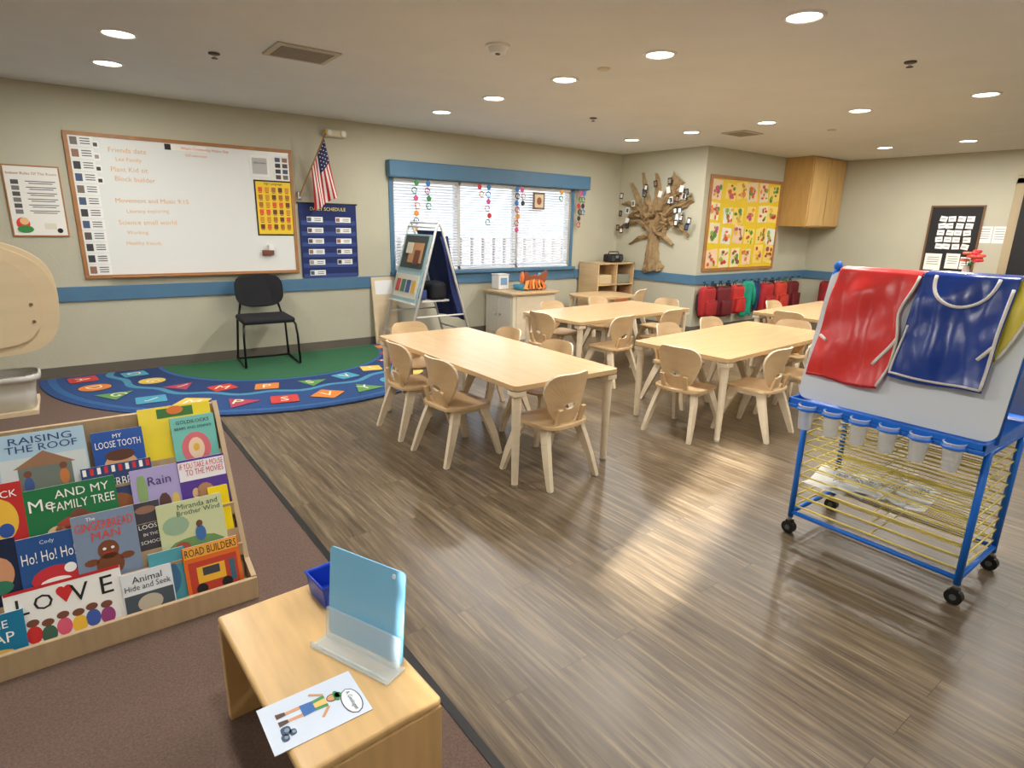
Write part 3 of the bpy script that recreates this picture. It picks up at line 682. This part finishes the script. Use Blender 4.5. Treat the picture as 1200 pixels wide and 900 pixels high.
book(-.10,.085,1,.24,(128,146,172),[('t','The',-.2,.93,.2,.05,Wt),('t','GINGERBREAD',0,.82,.92,.13,(220,70,50),1),('t','MAN',.0,.67,.45,.12,(220,70,50),1),('e',0,.44,.17,.14,(120,66,34)),('e',0,.22,.22,.17,(120,66,34)),('e',-.28,.3,.12,.05,(120,66,34)),('e',.28,.3,.12,.05,(120,66,34)),('e',-.06,.46,.03,.02,Wt,.0006),('e',.07,.46,.03,.02,Wt,.0006),('r',0,.4,.16,.015,Rd,.0008)],lay=-.2)
book(.05,.165,1,.235,(70,68,76),[('t','LOOSE',.15,.62,.6,.1,Wt),('t','IN THE',.15,.5,.4,.05,Wt),('t','SCHOOL',.15,.38,.6,.08,Wt),('e',.1,.88,.3,.06,(150,110,90))],lay=.8)
book(.15,.37,1,.215,(206,214,168),[('t','Miranda and',.12,.9,.66,.09,(60,90,70)),('t','Brother Wind',.12,.79,.66,.09,(60,90,70)),('e',-.25,.6,.2,.16,(150,180,150)),('e',0,.2,.45,.15,(110,150,90)),('e',.1,.38,.08,.14,(60,110,170),.0006),('e',.1,.55,.05,.06,(110,70,50),.0006),('e',-.2,.2,.12,.1,(170,80,60),.0006)],lay=-.2)
book(.33,.40,1,.235,(244,214,20),[],lay=1)
book(-.54,-.40,0,.2,(200,90,60)); 
book(-.40,-.255,0,.15,(24,120,160),[('t','THE',0,.78,.45,.16,Wt),('t','MAP',0,.5,.6,.24,Wt),('e',0,.15,.3,.12,(220,180,80))],lay=-.2)
book(-.30,.015,0,.20,(244,244,240),[('r',0,.99,.99,.05,(190,30,30)),('t','L',-.36,.74,.1,.3,Kk),('t','V',.12,.74,.16,.3,Kk),('t','E',.36,.74,.12,.3,Kk),('t','O',-.19,.74,.16,.28,Kk),('e',-.038,.84,.04,.07,Rd),('e',.028,.84,.04,.07,Rd),('p',[(-.076,.81),(.066,.81),(-.005,.63)],Rd)]
   +kid(-.3,.25,Rd,1.2)+kid(-.18,.2,(60,100,80),1.2)+kid(-.05,.25,(220,90,120),1.2)+kid(.08,.22,(240,190,60),1.2)+kid(.2,.25,(60,90,170),1.2)+kid(.33,.22,(150,60,120),1.2),lay=.6,rot=0)
book(.01,.165,0,.165,(226,232,236),[('t','Animal',0,.84,.7,.14,(40,40,60)),('t','Hide and Seek',0,.68,.9,.12,(40,40,60),1),('r',0,.28,.96,.5,(70,80,90)),('e',0,.3,.25,.18,(190,180,160),.0006)],lay=-.1)
book(.10,.215,0,.205,(80,160,176),[('e',0,.5,.3,.3,(60,110,150))],lay=1)
book(.205,.395,0,.20,(226,110,46),[('r',0,.89,.96,.2,(240,170,60)),('t','ROAD BUILDERS',0,.89,.92,.14,(40,20,20),1),('r',0,.4,.86,.62,(190,60,40)),('r',-.05,.45,.5,.3,(235,180,50),.0006),('r',-.05,.5,.3,.15,(60,60,70),.001),('e',-.25,.2,.1,.1,Kk,.001),('e',.2,.2,.1,.1,Kk,.001),('r',.33,.4,.1,.4,(60,100,120),.0008)],lay=-.1)
b.done()
# ------------------------------------------------------------ left wooden play stand with tubs
b=B('wooden_play_stand',T(0,0,.006)); 
def smooth(P,it=2):
    for _ in range(it):
        Q=[]
        for i in range(len(P)):
            a,c=P[i],P[(i+1)%len(P)]; Q+= [(a[0]*.75+c[0]*.25,a[1]*.75+c[1]*.25),(a[0]*.25+c[0]*.75,a[1]*.25+c[1]*.75)]
        P=Q
    return P
out=smooth([(-.72,1.28),(-.5,1.29),(-.3,1.28),(-.19,1.25),(-.11,1.20),(-.06,1.14),(-.04,1.05),(-.04,.93),(-.07,.84),(-.14,.78),(-.3,.76),(-.7,.76)])
MP=frame((0,3.56,0),(1,0,0),(0,0,1),(0,-1,0))
b.plate(out,.03,WOODP,M=MP,edge=mat('play_edge',(196,166,118),.5)); 
out2=[(x*.9-.07,(z-1.03)*.86+1.03) for x,z in out]
b.plate(out2,.012,WOODP,M=T(0,-.03,0)@MP,edge=mat('play_edge',(0,0,0))); b.plate(out,.03,WOODP,M=T(0,.42,0)@MP)
for z in (.92,1.0): b.cyl((-.14,3.518,z),(-.14,3.513,z),.007,pc(110,90,70),seg=12)
b.b2(-.68,-.16,3.56,3.95,.80,.82,WOODP)
for x in(-.66,-.42):
    for y in(3.58,3.93): b.beam((x,y,.80),(x,y,0),.05,.04,.045,.035,LEG)
b.b2(-.68,-.19,3.58,3.93,.1,.12,WOODP); b.b2(-.68,-.19,3.58,3.93,.46,.48,WOODP)
b.done()
TUB=mat('white_tub',(212,212,206),.35)
for x,z in((-.31,.482),(-.42,.122)):
    b=B('white_storage_tub',T(x,3.70,z)); n=28; vs=[];prof=[(.8,.0),(.84,.08),(.92,.15),(1.06,.15),(1.06,.17),(1.0,.175)]
    for k,zz in prof: vs+=[(p[0]*k,p[1]*k,zz) for p in ellp(.14,.11,n,p=4)]
    b.add(vs,[(j*n+i,j*n+(i+1)%n,(j+1)*n+(i+1)%n,(j+1)*n+i) for j in range(len(prof)-1) for i in range(n)],TUB,True); b.add([v for v in vs[:n]],[tuple(range(n))],TUB)
    b.done(solid=.004)
# ------------------------------------------------------------ book easel (A frame)
b=B('book_easel',T(3.25,5.98,0.021)); 
WT2=pc(226,224,216,.35)
for sy in(-.32,.32):
    b.tube([(-.42,sy,.0),(-.03,sy,1.34),(0,sy,1.385),(.03,sy,1.34),(.44,sy,.0)],.014,WT2)
    b.tube([(-.30,sy,.40),(.32,sy,.40)],.009,WT2)
for x,z in((-.36,.2),(-.03,1.34),(.38,.2),(0,1.385)): b.tube([(x,-.32,z),(x,.32,z)],.011,WT2)
ME=frame((-.05,0,1.30),(0,-1,0),(.285,0,.958),(-.958,0,.285))
b.box((0,-.42,.0),(.58,.76,.015),pc(150,180,186),ME); b.box((0,-.24,.012),(.5,.36,.008),pc(60,70,70),ME); b.box((.05,-.25,.019),(.3,.22,.006),pc(190,140,96),ME); b.box((-.1,-.2,.022),(.14,.12,.006),pc(220,210,190),ME); b.box((.1,-.3,.024),(.12,.16,.006),pc(110,64,50),ME)
b.box((0,-.62,.014),(.52,.26,.008),pc(210,206,190),ME); 
for i in range(4): b.box((-.18+.12*i,-.62,.02),(.09,.14,.006),[pc(190,80,70),pc(80,120,100),pc(70,90,140),pc(210,170,90)][i],ME)
b.box((0,-.80,.03),(.58,.02,.06),WT2,ME,bev=.004)
b.text('STORY TIME',0,-.1,.4,.05,pc(40,60,120),z=.01,M=ME)
MK=frame((.05,0,1.30),(0,1,0),(-.287,0,.958),(.958,0,.287))
b.grid(lambda u,v:MK@Vector(((u-.5)*.6,.0-v*1.02,.012+.012*math.sin(u*14+v*3)*v)),20,16,NAVY)
for r in range(3): b.grid(lambda u,v:MK@Vector(((u-.5)*.56,-.25-r*.28-v*.18,.03+.02*math.sin(u*PI))),10,4,mat('navy_pocket',(20,26,56),.8))
b.box((.02,.0,.55),(.34,.4,.02),WT2); b.box((.06,-.1,.66),(.2,.26,.2),BLACKF,bev=.05,seg=3); b.box((-.1,-.05,.62),(.08,.2,.1),pc(60,80,140),bev=.01)
b.grid(lambda u,v:(.02+.22*v+.1*u*(1-v*.2),-.30-.02*math.sin(v*7+u*3),1.25-.85*v),6,14,NAVY)
b.done()
b=B('pink_cushion',T(2.84,5.66,.16)); b.ell((0,0,0),(.12,.13,.135),mat('pink_fabric',(212,130,140),.8,var=.1,scale=20)); b.done()
b=B('leaning_wood_panel'); b.box((0,0,.39),(.30,.02,.78),WOODP,T(2.98,WY-.12,.012)@R(-7,'X'),bev=.006); b.box((0,-.012,.66),(.22,.004,.16),PAP,T(2.98,WY-.12,.012)@R(-7,'X')); b.done()
# ------------------------------------------------------------ desk under window
b=B('teacher_counter',T(0,0,0)); GW=pc(226,216,190,.4)
b.b2(4.36,5.12,5.82,6.48,.565,.595,MAPLE,.006); b.b2(4.40,5.08,5.86,6.45,0,.565,GW,.003)
b.b2(4.392,4.40,5.90,6.15,.05,.53,pc(206,200,186),.003); b.b2(4.392,4.40,6.17,6.41,.05,.53,pc(206,200,186),.003)
for y in(6.11,6.21): b.cyl((4.392,y,.3),(4.375,y,.3),.012,CHROME)
b.b2(4.45,5.03,5.852,5.86,.06,.54,LEG,.003); b.done()
b=B('toy_animal_bin',T(4.85,6.10,.598)); OR=pc(232,120,60)
b.box((0,0,.035),(.40,.22,.07),pc(70,150,180),bev=.02,seg=3)
for i in range(6): b.plate([(-.04,0),(.04,0),(.02,.12),(-.03,.1)],.012,OR if i%2 else pc(240,170,90),M=T(-.16+.06*i,-.12,.02)@frame((0,0,0),(1,0,0),(0,0,1),(0,-1,0))@R(-15+10*i,'Z'))
b.plate(smooth([(-.16,0),(-.15,.14),(-.10,.2),(-.08,.12),(.0,.14),(.1,.12),(.18,.18),(.24,.2),(.2,.0)]),.02,pc(150,80,50),M=T(0,-.05,.05)@frame((0,0,0),(1,0,0),(0,0,1),(0,-1,0)))
b.ell((-.18,-.06,.16),(.03,.03,.08),OR,u=10,v=8); b.ell((.06,-.02,.14),(.05,.04,.05),pc(190,60,60)); b.ell((.16,0,.15),(.035,.04,.06),pc(90,170,190)); b.ell((-.06,.0,.15),(.05,.04,.04),pc(230,190,80)); b.done()
b=B('white_box',T(4.53,6.32,.598)); b.box((0,0,.09),(.16,.16,.18),WHITE,bev=.008); b.box((0,-.082,.1),(.1,.003,.09),pc(120,160,200)); b.box((0,0,.185),(.17,.17,.014),pc(210,210,205),bev=.003); b.done()
b=B('corner_cubby_shelf'); x0,x1,y0,y1,hh=6.08,6.82,6.10,6.50,.90
for z in(.02,.32,.60,hh): b.b2(x0,x1,y0,y1,z-.018,z,MAPLE2,.003)
for x in(x0,x1-.018,(x0+x1)/2): b.b2(x,x+.018,y0,y1,0,hh,MAPLE2,.003)
b.b2(x0,x1,y1-.01,y1,0,hh,MAPLE2)
for i,c in enumerate(((190,170,130),(200,120,80),(210,190,150),(150,150,130))): b.b2(x0+.05+(i%2)*.37,x0+.3+(i%2)*.37,y0+.02,y1-.05,.322+.28*(i//2),.45+.28*(i//2),pc(*c),.01)
b.done()
b=B('portable_stereo',T(6.55,6.28,.901)); b.box((0,0,.06),(.30,.15,.12),BLACK,bev=.03,seg=3)
for x in(-.09,.09): b.cyl((x,-.075,.06),(x,-.083,.06),.04,pc(60,62,66),seg=20)
b.box((0,-.077,.08),(.06,.004,.04),pc(120,130,140)); b.tube([(-.11,0,.115),(-.09,0,.15),(.09,0,.15),(.11,0,.115)],.008,BLACK); b.done()
# ------------------------------------------------------------ backpacks
def backpack(x,y,z,c,rot=0,dark=(30,24,26),s=1):
    m=mat('pack_%d_%d_%d'%c,c,.7,var=.12,scale=12); d=pc(*dark)
    b=B('backpack',T(x,y,z)@R(rot,'Z')@Matrix.Scale(s,4))
    b.box((0,-.08,-.23),(.27,.13,.39),m,bev=.055,seg=4,smooth=True); b.box((0,-.16,-.30),(.2,.06,.2),m,bev=.025,seg=3,smooth=True)
    b.tube([(-.09,-.18,-.21),(.09,-.18,-.21)],.006,d); b.tube([(-.12,-.11,-.32),(-.115,-.12,-.1),(-.05,-.12,-.045),(.05,-.12,-.045),(.115,-.12,-.1),(.12,-.11,-.32)],.008,d)
    b.tube([(-.03,-.05,-.05),(-.02,-.04,.0),(.02,-.04,.0),(.03,-.05,-.05)],.006,d)
    for sx in(-1,1): b.tube([(sx*.06,-.02,-.06),(sx*.13,-.03,-.15),(sx*.14,-.04,-.32),(sx*.1,-.06,-.43)],.014,d)
    b.done()
for x,c,s in((7.02,(168,34,36),1.05),(7.36,(110,24,30),1.1),(7.70,(196,44,40),1.05),(8.46,(180,36,42),1.1),(8.84,(206,60,44),1.1),(9.2,(110,24,30),1.05)):
    backpack(x,BY-.02,.68,c,s=s)
backpack(FX-.02,4.55,.69,(150,30,36),rot=-90)
def jacket(x,c,w=.3,l=.5):
    b=B('hanging_jacket',T(x,BY-.025,.69)); m=mat('cloth_%d_%d_%d'%c,c,.75,var=.15,scale=14)
    b.grid(lambda u,v:(-w*.35-w*.15*v+(w*.7+w*.3*v)*u,-.03-.05*math.sin(u*PI)-.012*math.sin(u*16+v*2),-.01-l*v-.02*math.sin(u*9)*v),18,12,m)
    for sx in(-1,1): b.tube([(sx*w*.3,-.05,-.05),(sx*w*.5,-.05,-.2),(sx*w*.52,-.05,-.36)],[.03,.04,.03],m)
    b.done(solid=.01)
jacket(8.04,(26,160,130),.3); jacket(7.19,(30,26,34),.08,.42); jacket(7.53,(24,24,30),.08,.44); jacket(8.65,(26,24,28),.08,.44); jacket(9.02,(90,110,50),.08,.4); jacket(8.26,(34,60,100),.08,.45)
# ------------------------------------------------------------ east cabinet with flowers
b=B('low_cabinet'); b.b2(9.2,FX-.02,2.6,3.3,0,.86,MAPLE2,.004); b.b2(9.17,FX-.02,2.58,3.32,.86,.885,MAPLE,.004)
for y in(2.62,2.96): b.b2(9.185,9.2,y,y+.32,.05,.84,CABW,.003); b.cyl((9.185,y+.28,.5),(9.165,y+.28,.5),.012,CHROME)
b.done()
b=B('flower_vase',T(9.36,2.74,.886)); b.tube([(0,0,0),(0,0,.03),(0,0,.08),(0,0,.13)],[.035,.05,.04,.03],pc(210,200,190),seg=16)
for i in range(14):
    a=random.uniform(0,2*PI); r=random.uniform(.03,.16); z=.2+random.uniform(0,.12); x,y=r*math.cos(a),r*math.sin(a)
    b.tube([(0,0,.1),(x*.5,y*.5,.18),(x,y,z)],.003,GRN,seg=5)
    m=random.choice([pc(240,90,70),pc(244,120,90),pc(226,60,80)])
    for k in range(6):
        t=2*PI*k/6; b.ell((x+.026*math.cos(t),y+.026*math.sin(t),z),(.026,.026,.02),m,u=8,v=5)
    b.ell((x,y,z+.008),(.016,.016,.014),pc(250,190,80),u=8,v=5)
b.done()
# ------------------------------------------------------------ window mobiles
def mobile(x,z0,n,seed=0):
    rnd=random.Random(seed); b=B('hanging_mobile'); y=WY-.09
    b.cyl((x,y,z0),(x,y,z0-.085*n),.002,pc(120,120,120),seg=4)
    cs=[pc(206,50,60),pc(60,120,190),pc(225,150,50),pc(70,140,80),pc(210,90,140),pc(50,50,60)]
    for i in range(n):
        z=z0-.05-.085*i; m=rnd.choice(cs); M=frame((x+rnd.uniform(-.02,.02),y,z),(1,0,0),(0,0,1),(0,-1,0))
        if i%2: b.tube([M@Vector((.034*math.cos(t*.5),.034*math.sin(t*.5),.004*t*.3)) for t in range(12)],.006,m,seg=6)
        else: b.plate(ellp(.032,.038,14,p=1.4),.006,m,M=M)
    b.done()
for i,(x,n) in enumerate(((3.40,7),(3.56,4),(4.3,2),(4.42,6),(4.88,7),(4.96,3),(5.98,6),(5.62,2),(6.06,4))): mobile(x,1.90,n,seed=i)
b=B('window_hanging_picture',WN(5.28,1.72,.03)); b.box((0,0,.006),(.2,.22,.012),pc(120,90,70)); b.box((0,0,.014),(.15,.17,.004),pc(220,200,170)); b.plate(ellp(.04,.05,14),.002,pc(150,90,60),z0=.016); b.cyl((0,.11,.006),(0,.18,.006),.001,WHITE,seg=4); b.done()
# ------------------------------------------------------------ camera & light
Xc=Vector((960,166,-695)).normalized();Yc=Vector((-537,199,-695)).normalized();Zc=Xc.cross(Yc).normalized();Yc=Zc.cross(Xc)
cd=bpy.data.cameras.new('camera'); cd.sensor_width=36; cd.lens=695/1200*36; cd.clip_start=.02
co=bpy.data.objects.new('camera',cd); bpy.context.collection.objects.link(co)
co.matrix_world=Matrix(((Xc.x,Xc.y,Xc.z,0),(Yc.x,Yc.y,Yc.z,0),(Zc.x,Zc.y,Zc.z,1.41),(0,0,0,1)))
bpy.context.scene.camera=co
sl=bpy.data.lights.new('sun','SUN'); sl.energy=40; sl.angle=math.radians(1.3); sl.color=(1,.97,.92)
so=bpy.data.objects.new('sun',sl); bpy.context.collection.objects.link(so); so.location=(-8,-2,5)
so.rotation_euler=Vector((1,.36,-.335)).to_track_quat('-Z','Y').to_euler()
w=bpy.data.worlds.new('world'); bpy.context.scene.world=w; w.use_nodes=True
w.node_tree.nodes['Background'].inputs[0].default_value=(.78,.88,1,1); w.node_tree.nodes['Background'].inputs[1].default_value=1.9
bpy.context.scene.view_settings.view_transform='Standard'
